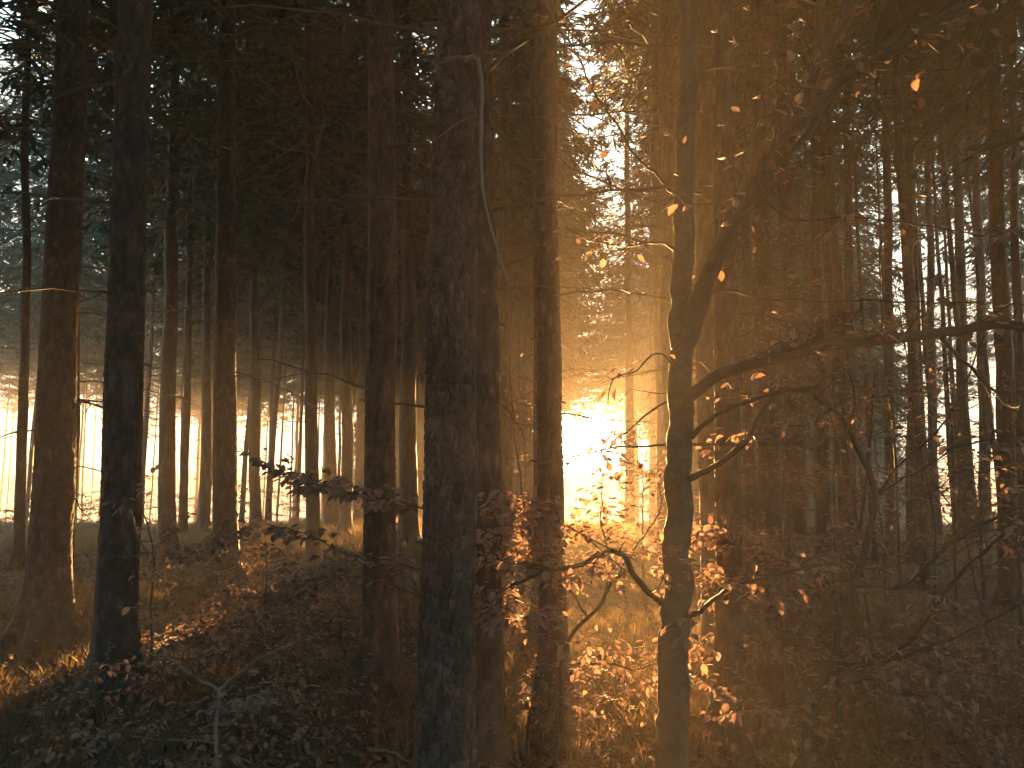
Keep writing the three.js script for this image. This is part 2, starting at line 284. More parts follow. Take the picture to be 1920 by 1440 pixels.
S.forEach(([x0, y0, x1, y1, w, d, cb, det, nd, label], i) => {
  const R = rng(900 + i * 7), { foot, dir } = footFrom(x0, y0, x1, y1, d), r = w / F * d / 2 / [1, 1.08, 1.14, 1.17][det], H = det === 3 ? 15.5 : 18.5 + R() * 2.5;
  const t = thing('spruce_tree', label, 'tree', foot, LEFT); occupied.push([foot.x, foot.z]);
  const opt = [null, { sides: 22, rows: 70, relief: 0.006, plate: 0.05 }, { sides: 72, rows: 40, fine: 0.016, fineTo: Math.min(11, d * 0.75 + 1.8), relief: 0.007, plate: 0.035 }, { sides: 170, rows: 40, fine: 0.006, fineTo: 4.6, relief: 0.009, plate: 0.026 }][det];
  const g = trunkGeo({ H, r, dir, seed: 11 + i, flare: [0, 0.7, 1.25, 0.5][det], ...opt, bend: det > 1 ? 0.03 : 0.07 });
  part('trunk', g, M.spruce, t);
  const lim = Math.min(cb + 2, d * 0.64 + 2.2);
  for (let k = 0; k < nd; k++) {
    const h = det === 3 ? 2 + R() * 2.6 : 1.3 + Math.pow(R(), 0.8) * (lim - 1.3), m = part('dead_branch', DEAD[Math.floor(R() * 12)], M.deadTwig, t), p = g.userData.axis(h), L = det === 3 ? 0.3 + R() * 0.5 : 0.5 + R() * 1.2;
    m.position.copy(p); m.rotation.set(0, R() * 6.28, (R() - 0.6) * 0.5, 'YXZ'); m.scale.set(L, L * 0.8, L);
  }
  if (det > 1) for (let k = 0; k < 9; k++) { const h = 1.2 + R() * (d * 0.6 + 0.5), a = R() * 6.28, rr = g.userData.rad(h), L = rr + 0.03 + R() * 0.06, c = g.userData.axis(h), D = V(Math.cos(a), 0.1 - R() * 0.4, Math.sin(a)); part('branch_stub', tube([c.clone().addScaledVector(D, rr * 0.7), c.clone().addScaledVector(D, rr + 0.012), c.clone().addScaledVector(D, L).add(V(0, (R() - 0.5) * 0.02, 0))], 0.009 + R() * 0.006, 0.005, 6, 1, 0.2), M.deadTwig, t); }
  const p = g.userData.axis(cb); addCrown(t, p, (d > 25 ? 1.1 : x0 < 800 && d > 7 ? 1.25 : 0.9) + R() * 0.25, (H - cb + 0.3) / 13, R() * 6.28, i);
  if (i === 0) {                                // the pale dead branch hanging down beside the trunk
    const q = [[872, 112, 3.22], [893, 106, 3.2], [903, 150, 3.2], [902, 220, 3.2], [903, 330, 3.2], [913, 400, 3.2], [932, 465, 3.2], [945, 510, 3.2], [962, 562, 3.2]].map(([a, b, c]) => at(a, b, c).sub(foot));
    part('hanging_branch', tube(curve(q, 60, 0.004, 3), 0.0105, 0.004, 8, 0.8, 0.3), M.paleWood, t).userData.label = 'pale barkless dead branch hanging beside the trunk';
    const stub = (a, rr, w = 0.008) => part('branch_stub', tube(curve(a.map(([x, y, z]) => at(x, y, z).sub(foot)), 14, 0.006, 5), rr, 0.0025, 6), M.deadTwig, t);
    stub([[880, 110, 3.25], [850, 108, 3.15], [816, 122, 3.1]], 0.012); stub([[890, 108, 3.22], [908, 92, 3.15], [918, 72, 3.1]], 0.014);
    stub([[902, 214, 3.2], [870, 224, 3.15], [836, 246, 3.1], [815, 262, 3.1]], 0.006); stub([[903, 338, 3.2], [890, 348, 3.18], [880, 356, 3.15]], 0.005); stub([[932, 462, 3.2], [946, 455, 3.2]], 0.005);
  }
});

// prototypes for the rows further off and for the trees round the viewpoint
const protos = [0, 1, 2, 3, 4].map((i) => {
  const R = rng(50 + i), g0 = trunkGeo({ H: 22, r: 0.125 + 0.02 * i, sides: 12, rows: 26, seed: 70 + i, flare: 0.5, bend: 0.12 }), tw = [];
  for (let k = 0; k < 24; k++) { const h = 1.2 + R() * 8, q = DEAD[Math.floor(R() * 12)].clone(), L = 0.5 + R() * 1.1, p = g0.userData.axis(h); q.applyMatrix4(new THREE.Matrix4().compose(p, new THREE.Quaternion().setFromEuler(new THREE.Euler(0, R() * 6.28, (R() - 0.6) * 0.5, 'YXZ')), V(L, L, L))); tw.push(q); }
  return { trunk: g0, twigs: mergeGeometries(tw) };
});
const farList = [];
function farSpruce(x, z, label, group, R, cb, k) {
  const t = thing('spruce_tree', label, 'tree', V(x, terrain(x, z), z), group), P = protos[k % 5]; occupied.push([x, z]);
  part('trunk', P.trunk, M.spruce, t); part('dead_branches', P.twigs, M.deadTwig, t, 'stuff');
  cb -= terrain(x, z); addCrown(t, V(0, cb, 0), (0.9 + R() * 0.45) * (x < z * -0.02 - 3 && -z > 15 ? 1.3 : 1), (22.3 - cb) / 13, R() * 6.28, k, true); t.rotation.y = R() * 6.28; t.scale.setScalar(0.88 + R() * 0.17); return t;
}
{
  const R = rng(4242), az0 = Math.atan2(SUN.x, -SUN.z);
  const spots = [[-60, 'far spruce in the misty rows beyond the broad left pair of trunks', 0, 400], [0, 'far spruce in the misty rows beyond the middle trunks', 400, 900], [1, 'far spruce in the glowing mist between the foreground trunk and the beech', 900, 1260], [2, 'far spruce behind the beech and the straight brown spruce', 1260, 1580], [3, 'far spruce behind the right-hand thicket', 1580, 1960]];
  let placed = 0, tries = 0;
  const plant = (x, z, px, gap, cb = 7.2 + R() * 2, kind = placed) => {
    if (occupied.some(([a, b]) => Math.hypot(a - x, b - z) < gap)) return;
    const s = spots.find(([, , a, b]) => px >= a && px < b) ?? (px < 960 ? spots[0] : spots[4]);
    farList.push({ t: farSpruce(x, z, s[1], s[1], R, cb, kind), px: 960 + x / -z * F, d: -z }); placed++; return farList.at(-1).t;
  };
  for (let k = 0; k < 5; k++) { const d = [34, 52, 66, 43, 58, 27][k % 6] + R() * 3, x = d * Math.tan(az0) - 1.25 - k * 0.21; plant(x, -d, 960 + x / d * F, 1.2); }
  while (placed < 72 && tries++ < 9000) {         // close rows left of the sunny lane
    const d = 13 + R() * 62, lane = -1.1 - Math.pow(R(), 1.3) * 19, x = d * Math.tan(az0) + lane, px = 960 + x / d * F * 0.99;
    if (px > 640 && (lane > -2.1 || lane < -6.5)) plant(x, -d, px, 1.8);
  }
  tries = 0;
  while (placed < 118 && tries++ < 9000) {        // and right of it, with lower crowns towards the edge of the wood
    const d = 24 + R() * 50, lane = 3.6 + R() * 20, x = d * Math.tan(az0) + lane, px = 960 + x / d * F * 0.99;
    if (px > 1230 && px < 1620) plant(x, -d, px, 1.8, 3.5 + R() * 3);
  }
  tries = 0;
  for (let want = placed + 12; placed < want && tries++ < 3000;) { const px = -150 + R() * 1050, d = 62 + R() * 16, p = at(px, 890, d); plant(p.x, p.z, px, 1.9, 6.2 + R() * 1.2); }
  tries = 0;
  while (placed < 158 && tries++ < 8000) {
    const px = -180 + R() * 2280, d = 22 + Math.pow(R(), 0.85) * 52, p = at(px, 890, d), lane = p.x - d * Math.tan(az0);
    if ((lane > -1.0 && lane < (d > 38 ? 5 : 2.6)) || (lane >= 2.6 && lane < 5 && R() < 0.55) || (px > 1600 && R() < 0.4) || (px < 620 && R() < 0.5) || (px > 1670 && px < 1765) || (px > 1850 && px < 1892)) continue;
    plant(p.x, p.z, px, 2.5);
  }
  for (let k = 0; k < 44; k++) { const px = -20 + 700 * (k + R() * 0.9) / 44, d = 28 + R() * 46, p = at(px, 890, d), t = plant(p.x, p.z, px, 1.3, 8.6 + R() * 2.5); if (t) { t.children[0].scale.set(0.5, 0.95, 0.5); t.rotation.x = (R() - 0.5) * 0.06; t.rotation.z = (R() - 0.5) * 0.06; } }
  // dense young spruces, green to the ground, at the far edge of the wood on either side of the lane
  for (const [lane, d, cb] of [[-2.98, 41, 7], [-3.14, 45, 7], [-4.55, 44, 8], [-4.85, 50, 8], [-0.78, 29, 8], [-1.02, 33, 8], [-1.3, 31, 8], [1.17, 6.1, 9], [1.42, 7.3, 9], [1.5, 11, 9], [1.75, 8.7, 9], [1.95, 14.5, 8.5], [2.05, 17, 8], [2.5, 19.5, 8], [2.95, 22, 7.5], [3.4, 25, 7], [3.85, 28, 6.5], [4.3, 31, 6], [2.3, 12, 8], [2.75, 14, 8], [3.15, 16, 8], [3.6, 18.4, 7.5], [4.1, 21, 7], [4.8, 24, 6.5], [5.3, 27, 6], [5.8, 29, 6], [6.3, 31.5, 6], [6.8, 34, 6], [7.3, 36.5, 5.5], [7.9, 39, 5.5]]) { const x = d * Math.tan(az0) + lane; plant(x, -d, 960 + x / d * F, 0.5, lane > 0 && d < 33 ? 14 + R() * 2 : cb, lane > 1.99 ? 4 + 5 * Math.floor(R() * 3) : lane > 0 ? 1 : placed); }
  for (const [lane, d] of [[-7, 58], [-7.3, 65], [-6.8, 72], [-2.7, 63], [-2.6, 71], [-6.9, 50], [-1.7, 60], [-2.0, 67], [-1.6, 74], [-1.9, 52], [4.6, 58], [4.9, 65], [5.4, 72], [4.4, 52], [5.1, 77], [3.9, 47]]) { const x = d * Math.tan(az0) + lane, t = plant(x, -d, 960 + x / d * F, 0.5, (lane < -2.5 ? 5.9 : 8.2) + R() * 0.6); t?.children.at(-1).scale.multiply(V(lane > 0 || lane < -2.5 ? 1.9 : 1.5, 1, lane > 0 || lane < -2.5 ? 1.9 : 1.5)); }
  let young = 0;
  for (const [a, b, n] of [[705, 900, 34], [1352, 1660, 44]]) for (let k = 0; k < n; k++) {
    const px = a + (b - a) * (k + R() * 0.8) / n, d = [60, 70, 65, 76][k % 4] + R() * 4, p = at(px, 890, d);
    const t = thing('young_spruce', nth(k) + ' young spruce from the left in the dense far stand ' + (a < 1000 ? 'behind the foreground trunk' : a < 1100 ? 'left of the sun' : 'behind the brown spruces'), 'tree', V(p.x, terrain(p.x, p.z), p.z), px < 1000 ? 'young spruces in the left far stand' : px < 1100 ? 'young spruces left of the sun' : 'young spruces in the right far stand');
    part('trunk', protos[k % 5].trunk, M.spruce, t); addCrown(t, V(0, 0.3, 0), a === 1000 ? 0.45 : 0.95 + R() * 0.35, 21.5 / 13, R() * 6.28, young++, true); t.scale.setScalar(0.95 + R() * 0.25); occupied.push([p.x, p.z]);
  }
  for (let k = 0; k < 14; k++) { const d = 30 + R() * 36, px = 1300 + R() * 230, p = at(px, 890, d); plant(p.x, p.z, px, 1.6, 4.5 + R() * 2); }
  for (const [a, b, d0, n] of [[1238, 1296, 45, 4], [1238, 1296, 58, 5], [1338, 1392, 46, 4], [1338, 1392, 58, 5]]) for (let k = 0; k < n; k++) {
    const px = a + (b - a) * (k + 0.5) / n, d = d0 + R() * 5, p = at(px, 890, d), t = thing('young_spruce', nth(k) + ' narrow young spruce from the left, ' + (d0 < 50 ? 'nearer' : 'farther') + ' row behind the ' + (a < 1300 ? 'forked beech' : 'straight brown spruce'), 'tree', V(p.x, terrain(p.x, p.z), p.z), a < 1300 ? 'young spruces behind the beech' : 'young spruces behind the brown spruce');
    part('trunk', protos[k % 5].trunk, M.spruce, t); addCrown(t, V(0, 0.3, 0), 0.5, 17 / 13, R() * 6.28, young++, true); occupied.push([p.x, p.z]);
  }
  const poles = [];
  for (let k = 0, tr = 0; k < 18 && tr < 500; tr++) { const px = 1570 + R() * 345, d = 9 + R() * 15, p = at(px, 890, d); if (occupied.some(([a, b]) => Math.hypot(a - p.x, b - p.z) < 0.55)) continue; occupied.push([p.x, p.z]); poles.push([px, d, p]); k++; }
  poles.sort((a, b) => a[0] - b[0]).forEach(([px, d, p], k) => {
    const t = thing('spruce_pole', nth(k) + ' slim spruce pole from the left in the right-hand thicket', 'tree', V(p.x, terrain(p.x, p.z), p.z), 'slim spruce poles in the thicket'), g = protos[k % 5];
    part('trunk', g.trunk, M.spruce, t).scale.set(0.42, 0.62, 0.42); part('dead_branches', g.twigs, M.deadTwig, t, 'stuff').scale.set(0.7, 0.8, 0.7); addCrown(t, V(0, 9.5, 0), 0.5, 0.32, R() * 6.28, k, true); t.rotation.set((R() - 0.5) * 0.05, R() * 6.28, (R() - 0.5) * 0.05);
  });
  // each far tree is told by the gap it is seen in and its place in the row of that gap
  const marks = [[-999, 'left picture edge'], [43, 'leaning left-edge spruce'], [105, 'broadest left trunk'], [230, 'second broad left trunk'], [316, 'nearest of three close trunks'], [348, 'middle of three close trunks'], [386, 'amber-edged thin spruce'], [423, 'stout dark spruce'], [477, 'slender spruce'], [515, 'very thin leaning stem'], [584, 'lone narrow spruce'], [634, 'close twin spruces'], [711, 'flared-foot trunk'], [766, 'grey-brown spruce'], [845, 'foreground trunk'], [916, 'half hidden spruce'], [943, 'amber spruce'], [1032, 'spruce beside the sun'], [1180, 'faint glare spruce'], [1275, 'forked beech'], [1360, 'straight brown spruce'], [1402, 'pale hazy spruce'], [1430, 'pale grey spruce'], [1480, 'broad shaded spruce'], [1540, 'brown hazy spruce'], [1594, 'slim thicket-end spruce'], [1665, 'slim dark thicket spruce'], [1709, 'straight mid-thicket spruce'], [1746, 'thin bright-gap spruce'], [1804, 'dark bright-gap spruce'], [1842, 'slim right spruce'], [1880, 'thickest right spruce'], [9999, 'right picture edge']];
  const ord = ['nearest', 'second nearest', 'third nearest', 'fourth nearest', 'fifth nearest', 'sixth nearest', 'seventh nearest', 'eighth nearest', 'ninth nearest', 'tenth nearest', 'eleventh nearest', 'twelfth nearest', 'thirteenth nearest', 'fourteenth nearest', 'fifteenth nearest', 'sixteenth nearest', 'seventeenth nearest', 'eighteenth nearest', 'nineteenth nearest', 'twentieth nearest'];
  const gaps = {};
  for (const f of farList) { const i = marks.findIndex(([x], k) => f.px >= x && f.px < marks[k + 1][0]); (gaps[i] ??= []).push(f); }
  for (const i in gaps) gaps[i].sort((a, b) => a.d - b.d).forEach((f, k) => { f.t.userData.label = (ord[k] ?? nth(k) + ' nearest') + ' far spruce between ' + marks[i][1] + ' and ' + marks[+i + 1][1]; f.t.userData.group = 'misty far rows of spruces'; });
  // spruces beside and behind the viewpoint, which keep the sky off the near trunks
  let n = 0; tries = 0;
  while (n < 54 && tries++ < 4000) {
    const a = R() * 6.283, rr = 3.2 + R() * 17, x = Math.sin(a) * rr, z = Math.cos(a) * rr * (Math.cos(a) > 0 ? 0.6 : 1);
    if (z < 0 && Math.abs(x) < -z * 0.8 + 1.6) continue;
    if (x > 0.5 && z > -2 && R() < 0.85) continue;
    if (Math.hypot(x, z) < 3 || occupied.some(([p, q]) => Math.hypot(p - x, q - z) < 2.1)) continue;
    farSpruce(x, z, 'spruce standing beside or behind the viewpoint, out of the picture', 'spruces round the viewpoint', R, 4.5 + R() * 2, n); n++;
  }
}

// ------------------------------------------------------------------ beech leaves
function leafGeo(seed) {                        // a withered beech leaf: pointed oval, folded and curled, 1 unit long along +x
  const R = rng(seed), n = 5, pos = [], uv = [], idx = [], fold = 0.25 + R() * 0.5, curl = (R() - 0.35) * 1.5, tw = (R() - 0.5) * 1.0, W = 0.27 + R() * 0.06;
  for (let i = 0; i <= n; i++) {
    const t = i / n, w = W * Math.pow(Math.sin(Math.PI * Math.pow(t, 0.85)), 0.75) + 0.001, cx = curl ? Math.sin(curl * t) / curl : t, cy = curl ? (1 - Math.cos(curl * t)) / curl : 0, a = tw * t;
    for (const s of [-1, 0, 1]) { const yy = Math.abs(s) * w * fold * (0.7 + R() * 0.6), zz = s * w * (0.9 + R() * 0.2); pos.push(cx, cy + yy * Math.cos(a) + zz * Math.sin(a) * 0.6, zz * Math.cos(a) - yy * Math.sin(a) * 0.6); uv.push(t, s); }
  }
  for (let i = 0; i < n; i++) for (let k = 0; k < 2; k++) { const a = i * 3 + k; idx.push(a, a + 1, a + 3, a + 1, a + 4, a + 3); }
  return geoFrom(pos, uv, idx);
}
const LEAF = Array.from({ length: 7 }, (_, i) => leafGeo(600 + i));

// twigs and leaves along a bough; everything in world coordinates
function grow(path, r, o, R, out, level = 0) {
  const n = path.length, L = path.reduce((s, p, i) => i ? s + p.distanceTo(path[i - 1]) : 0, 0);
  const step = (o.step ?? 0.14) * (level ? 0.62 : 1), count = Math.max(1, Math.floor(L / step)), from = level ? 0.12 : (o.from ?? 0.15); let side = R() < 0.5 ? 1 : -1;
  for (let k = 0; k < count; k++) {
    const t = from + (1 - from) * (k + R() * 0.7) / count; if (t > 1) continue;
    const f = t * (n - 1), i0 = Math.min(n - 2, Math.floor(f)), p = path[i0].clone().lerp(path[i0 + 1], f - i0), T = path[i0 + 1].clone().sub(path[i0]).normalize();
    let sd = T.clone().cross(UPV); if (sd.lengthSq() < 0.05) sd = V(Math.cos(R() * 6.28), 0, Math.sin(R() * 6.28)); sd.normalize(); if (o.spin) sd.applyAxisAngle(T, R() * 6.28);
    side = -side;
    const D = T.clone().multiplyScalar(0.35 + R() * 0.5).addScaledVector(sd, side * (0.5 + R() * 0.5)).add(V(0, (R() - 0.5) * 0.5 + (o.lift ?? 0), 0)).normalize();
    const TL = Math.min(0.75, (o.len ?? 0.4) * (level === 0 ? 1 : level === 1 ? 0.45 : 0.25)) * (0.5 + R() * 0.8) * (1 - 0.45 * t);
    const seg = level === 0 ? 6 : 4, q = [p]; let d = D.clone(), c = p.clone();
    for (let j = 0; j < seg; j++) { d.add(V((R() - 0.5) * 0.5, (R() - 0.5) * 0.35 + (o.up ?? 0.02), (R() - 0.5) * 0.5)).normalize(); c = c.clone().addScaledVector(d, TL / seg); q.push(c); }
    const rr = Math.min(r * 0.55, [0.0042, 0.0024, 0.0016][level]);
    out.twigs.push(tube(q, rr, rr * 0.45, level === 0 ? 4 : 3));
    if (level < (o.depth ?? 1)) grow(q, rr, o, R, out, level + 1);
    if (level > 0 || (o.depth ?? 1) === 0 || R() < 0.5) for (let j = 1; j <= seg; j++) if (R() < (o.leaf ?? 0.4)) {
      const g = V((R() - 0.5), -0.25 - R() * 0.5, (R() - 0.5)), dir = d.clone().multiplyScalar(0.6).add(g).normalize(), nr = V(R() - 0.5, 0.5 + R(), R() - 0.5), zz = dir.clone().cross(nr).normalize(), yy = zz.clone().cross(dir), sz = (o.size ?? 0.054) * (0.65 + R() * 0.55);
      const m = new THREE.Matrix4().makeBasis(dir, yy, zz).scale(V(sz, sz, sz)).setPosition(q[j]); out.leaves.push([m, Math.floor(R() * 7), Math.floor(R() * 5)]);
    }
  }
}
function finish(tree, foot, outs, maxLeaf) {     // twigs as one part, the leaves that show largest one by one, the rest as foliage
  const inv = new THREE.Matrix4().makeTranslation(-foot.x, -foot.y, -foot.z), E = V(0, EYE, 0);
  outs = [].concat(outs);
  for (const out of outs) if (out.twigs.length) part('twigs', mergeGeometries(out.twigs).applyMatrix4(inv), out.mat ?? M.twig, out.on ?? tree, 'stuff');
  const seen = (m) => { const p = V().setFromMatrixPosition(m).sub(E).applyAxisAngle(V(1, 0, 0), -PITCH); const w = p.z < 0 && Math.abs(p.x / p.z) < 0.67 && Math.abs(p.y / p.z) < 0.5; return w ? p.length() / m.getMaxScaleOnAxis() : 1e6; };
  const ls = outs.flatMap((out) => out.leaves.map((l) => [seen(l[0]), l, out.on ?? tree])).sort((a, b) => a[0] - b[0]), rest = {};
  ls.forEach(([dist, [m, g, c], on], i) => {
    const mm = inv.clone().multiply(m);
    if (i < maxLeaf && dist < 1e5) { const o = part('leaf', LEAF[g], M.leaves[c], on); mm.decompose(o.position, o.quaternion, o.scale); } else (rest[c] ??= []).push(LEAF[g].clone().applyMatrix4(mm));
  });
  for (const c in rest) part('foliage', mergeGeometries(rest[c]), M.leaves[c], tree, 'stuff');
}
const P3 = (a) => a.map(([x, y, d]) => at(x, y, d));
function beech(name, label, category, group, seed, spec, maxLeaf) {
  const R = rng(seed), st = P3(spec.stem), y0 = terrain(st[0].x, st[0].z), foot = V(st[0].x, y0, st[0].z);
  const first = st[0].clone(); first.y = y0 - 0.08; if (first.y < st[0].y - 0.05) st.unshift(first);
  const t = thing(name, label, category, foot, group), out = { twigs: [], leaves: [], mat: spec.twigMat }, outs = [out], sub = (q) => q.map((p) => p.clone().sub(foot));
  const sc = curve(st, spec.seg ?? 60, spec.wob ?? 0.012, seed);
  part('trunk', tube(sub(sc), spec.r[0], spec.r[1], spec.sides ?? 12, spec.pow ?? 1, 0.12), spec.bark ?? M.beech, t).name = spec.r[0] > 0.03 ? 'trunk' : 'stem';
  if (spec.stemGrow) grow(sc, spec.r[1], { spin: true, ...spec.stemGrow }, R, out);
  for (const b of spec.boughs ?? []) {
    const pts = curve(P3(b.pts), b.seg ?? 36, b.wob ?? 0.02, seed + b.pts[0][0]);
    const on = part(b.name ?? 'branch', tube(sub(pts), b.r[0], b.r[1], 8, b.pow ?? 0.9, 0.15), spec.bark ?? M.beech, t), o = { twigs: [], leaves: [], on }; outs.push(o);
    if (b.grow) grow(pts, b.r[1], b.grow, R, o);
  }
  finish(t, foot, outs, maxLeaf); occupied.push([foot.x, foot.z]);
  return t;
}

// the forked beech right of the sun
const gA = { step: 0.12, len: 0.55, leaf: 0.2, depth: 1, size: 0.06 };
beech('beech_tree', 'grey-brown beech right of the sun with crossing limbs and withered copper leaves', 'tree', undefined, 7, {
  stem: [[1262, 1500, 3.6], [1262, 1400, 3.6], [1264, 1250, 3.6], [1268, 1120, 3.62], [1272, 950, 3.65], [1276, 800, 3.7], [1277, 650, 3.75], [1280, 500, 3.8], [1284, 330, 3.9], [1290, 150, 4.0], [1288, -60, 4.1], [1292, -500, 4.3]], r: [0.088, 0.045], pow: 0.55, sides: 24, seg: 140, wob: 0.02,
  boughs: [
    { name: 'limb', pts: [[1282, 640, 3.75], [1318, 540, 3.7], [1370, 430, 3.6], [1430, 330, 3.55], [1482, 240, 3.5], [1545, 110, 3.4], [1600, 5, 3.35], [1680, -150, 3.3]], r: [0.045, 0.026], wob: 0.03, grow: gA },
    { name: 'limb', pts: [[1290, 590, 3.75], [1345, 480, 3.6], [1410, 370, 3.45], [1470, 285, 3.35], [1545, 180, 3.25], [1640, 110, 3.15], [1740, 50, 3.05], [1860, -15, 2.95], [2000, -90, 2.8]], r: [0.031, 0.016], wob: 0.03, grow: gA },
    { pts: [[1470, 290, 3.35], [1560, 195, 3.3], [1660, 95, 3.3], [1790, 45, 3.3], [1920, 22, 3.3], [2020, 10, 3.3]], r: [0.011, 0.006], grow: gA },
    { name: 'limb', pts: [[1272, 760, 3.68], [1300, 735, 3.6], [1350, 705, 3.5], [1420, 680, 3.4], [1490, 660, 3.3], [1560, 642, 3.2], [1660, 634, 3.1], [1780, 625, 3.0], [1850, 612, 2.95], [1960, 618, 2.85]], r: [0.030, 0.017], wob: 0.018, grow: { ...gA, leaf: 0.16, len: 0.45, from: 0.25 } },
    { pts: [[1765, 632, 3.0], [1810, 680, 2.95], [1870, 735, 2.9], [1940, 790, 2.85]], r: [0.007, 0.004], grow: { ...gA, leaf: 0.05 } },
    { pts: [[1278, 905, 3.65], [1310, 890, 3.6], [1360, 862, 3.5], [1405, 820, 3.45], [1440, 760, 3.4], [1468, 728, 3.4]], r: [0.016, 0.012], wob: 0.012, grow: { step: 0.2, len: 0.35, leaf: 0.12, depth: 1, from: 0.4 } },
    { pts: [[1284, 820, 3.68], [1330, 790, 3.6], [1400, 755, 3.5], [1460, 732, 3.42], [1520, 726, 3.4]], r: [0.013, 0.008], grow: { step: 0.15, len: 0.4, leaf: 0.2, depth: 1, from: 0.3 } },
    { pts: [[1268, 1150, 3.62], [1225, 1118, 3.6], [1190, 1080, 3.55], [1165, 1042, 3.5], [1120, 1042, 3.5], [1070, 1062, 3.55], [1010, 1075, 3.6], [955, 1100, 3.65]], r: [0.017, 0.007], wob: 0.02, grow: { step: 0.1, len: 0.45, leaf: 0.5, depth: 1, from: 0.15 } },
    { pts: [[1280, 1165, 3.6], [1310, 1148, 3.55], [1360, 1110, 3.45], [1440, 1085, 3.35], [1530, 1060, 3.3]], r: [0.013, 0.005], grow: { step: 0.08, len: 0.4, leaf: 0.5, depth: 1, from: 0.2 } },
    { pts: [[1278, 470, 3.82], [1230, 455, 3.8], [1160, 462, 3.75], [1110, 455, 3.7], [1060, 425, 3.65]], r: [0.008, 0.003], grow: { step: 0.1, len: 0.42, leaf: 0.22, depth: 1 } },
    { pts: [[1282, 380, 3.88], [1240, 340, 3.85], [1200, 300, 3.8], [1150, 230, 3.75], [1105, 150, 3.7], [1080, 90, 3.7]], r: [0.009, 0.004], grow: { step: 0.12, len: 0.45, leaf: 0.2, depth: 1 } },
    { pts: [[1276, 700, 3.7], [1235, 660, 3.65], [1195, 690, 3.6], [1150, 710, 3.6], [1140, 760, 3.6]], r: [0.006, 0.002], grow: { step: 0.1, len: 0.3, leaf: 0.25, depth: 1 } },
    { pts: [[1284, 200, 4], [1330, 130, 3.95], [1390, 120, 3.9], [1470, 95, 3.85], [1560, 110, 3.8], [1700, 135, 3.7], [1900, 115, 3.6]], r: [0.01, 0.004], grow: gA },
    { pts: [[1340, 500, 3.68], [1420, 370, 3.7], [1480, 410, 3.7], [1600, 408, 3.6], [1740, 425, 3.5], [1860, 440, 3.4]], r: [0.007, 0.003], grow: { ...gA, leaf: 0.25 } },
    { pts: [[1300, 560, 3.75], [1350, 545, 3.7], [1440, 556, 3.6], [1560, 566, 3.5], [1720, 565, 3.4], [1940, 572, 3.3]], r: [0.007, 0.003], grow: { ...gA, leaf: 0.12 } },
  ],
}, 300);

// saplings
const lush = { step: 0.052, len: 0.42, leaf: 0.62, depth: 1, size: 0.053 }, bare = { step: 0.095, len: 0.5, leaf: 0.16, depth: 1 };
beech('beech_sapling', 'bent beech sapling whose stem curves up before the glowing ground below the sun', 'sapling', undefined, 21, {
  stem: [[1042, 1420, 4.4], [1052, 1300, 4.35], [1054, 1225, 4.3], [1085, 1175, 4.25], [1125, 1135, 4.2], [1150, 1085, 4.15], [1172, 1070, 4.1]], r: [0.014, 0.008], seg: 40,
  boughs: [
    { pts: [[1054, 1215, 4.3], [1020, 1195, 4.2], [985, 1170, 4.1], [940, 1135, 4], [915, 1100, 3.9]], r: [0.007, 0.003], grow: lush },
    { pts: [[1130, 1130, 4.2], [1140, 1050, 4.2], [1125, 970, 4.2], [1130, 900, 4.2], [1150, 840, 4.2]], r: [0.006, 0.002], grow: { ...lush, leaf: 0.3 } },
    { pts: [[1060, 1250, 4.3], [1120, 1240, 4.3], [1190, 1255, 4.3], [1250, 1240, 4.3]], r: [0.007, 0.003], grow: { ...lush, leaf: 0.25 } },
    { pts: [[1100, 1160, 4.25], [1060, 1090, 4.3], [1010, 1000, 4.3], [970, 950, 4.3]], r: [0.006, 0.002], grow: lush },
    { pts: [[1160, 1080, 4.15], [1200, 1010, 4.2], [1235, 960, 4.2], [1240, 900, 4.2]], r: [0.006, 0.002], grow: { ...lush, leaf: 0.4 } },
  ] }, 220);
beech('beech_sapling', 'beech sapling behind the foreground trunk with leafy sprays reaching to its left', 'sapling', undefined, 22, {
  stem: [[846, 1440, 4.3], [850, 1250, 4.3], [852, 1080, 4.3], [848, 960, 4.3], [850, 880, 4.3]], r: [0.016, 0.006], seg: 30,
  boughs: [
    { pts: [[848, 985, 4.3], [790, 955, 4.25], [730, 938, 4.2], [660, 925, 4.1], [600, 905, 4.05], [540, 888, 4], [485, 872, 3.95]], r: [0.006, 0.002], grow: { step: 0.055, len: 0.3, leaf: 0.7, depth: 1, size: 0.056 } },
    { pts: [[850, 1090, 4.3], [790, 1070, 4.2], [720, 1050, 4.1], [650, 1035, 4.05], [585, 1005, 4], [500, 985, 3.95]], r: [0.006, 0.002], grow: { step: 0.075, len: 0.32, leaf: 0.45, depth: 1, size: 0.056 } },
    { pts: [[850, 1120, 4.3], [780, 1115, 4.2], [710, 1090, 4.1], [640, 1075, 4.05]], r: [0.005, 0.002], grow: { step: 0.1, len: 0.35, leaf: 0.2, depth: 1, size: 0.056 } },
    { pts: [[850, 975, 4.3], [915, 985, 4.25], [970, 990, 4.2], [1040, 1005, 4.1]], r: [0.006, 0.002], grow: lush },
    { pts: [[850, 1020, 4.3], [920, 1040, 4.25], [990, 1060, 4.2], [1060, 1060, 4.1]], r: [0.006, 0.002], grow: lush },
  ] }, 220);
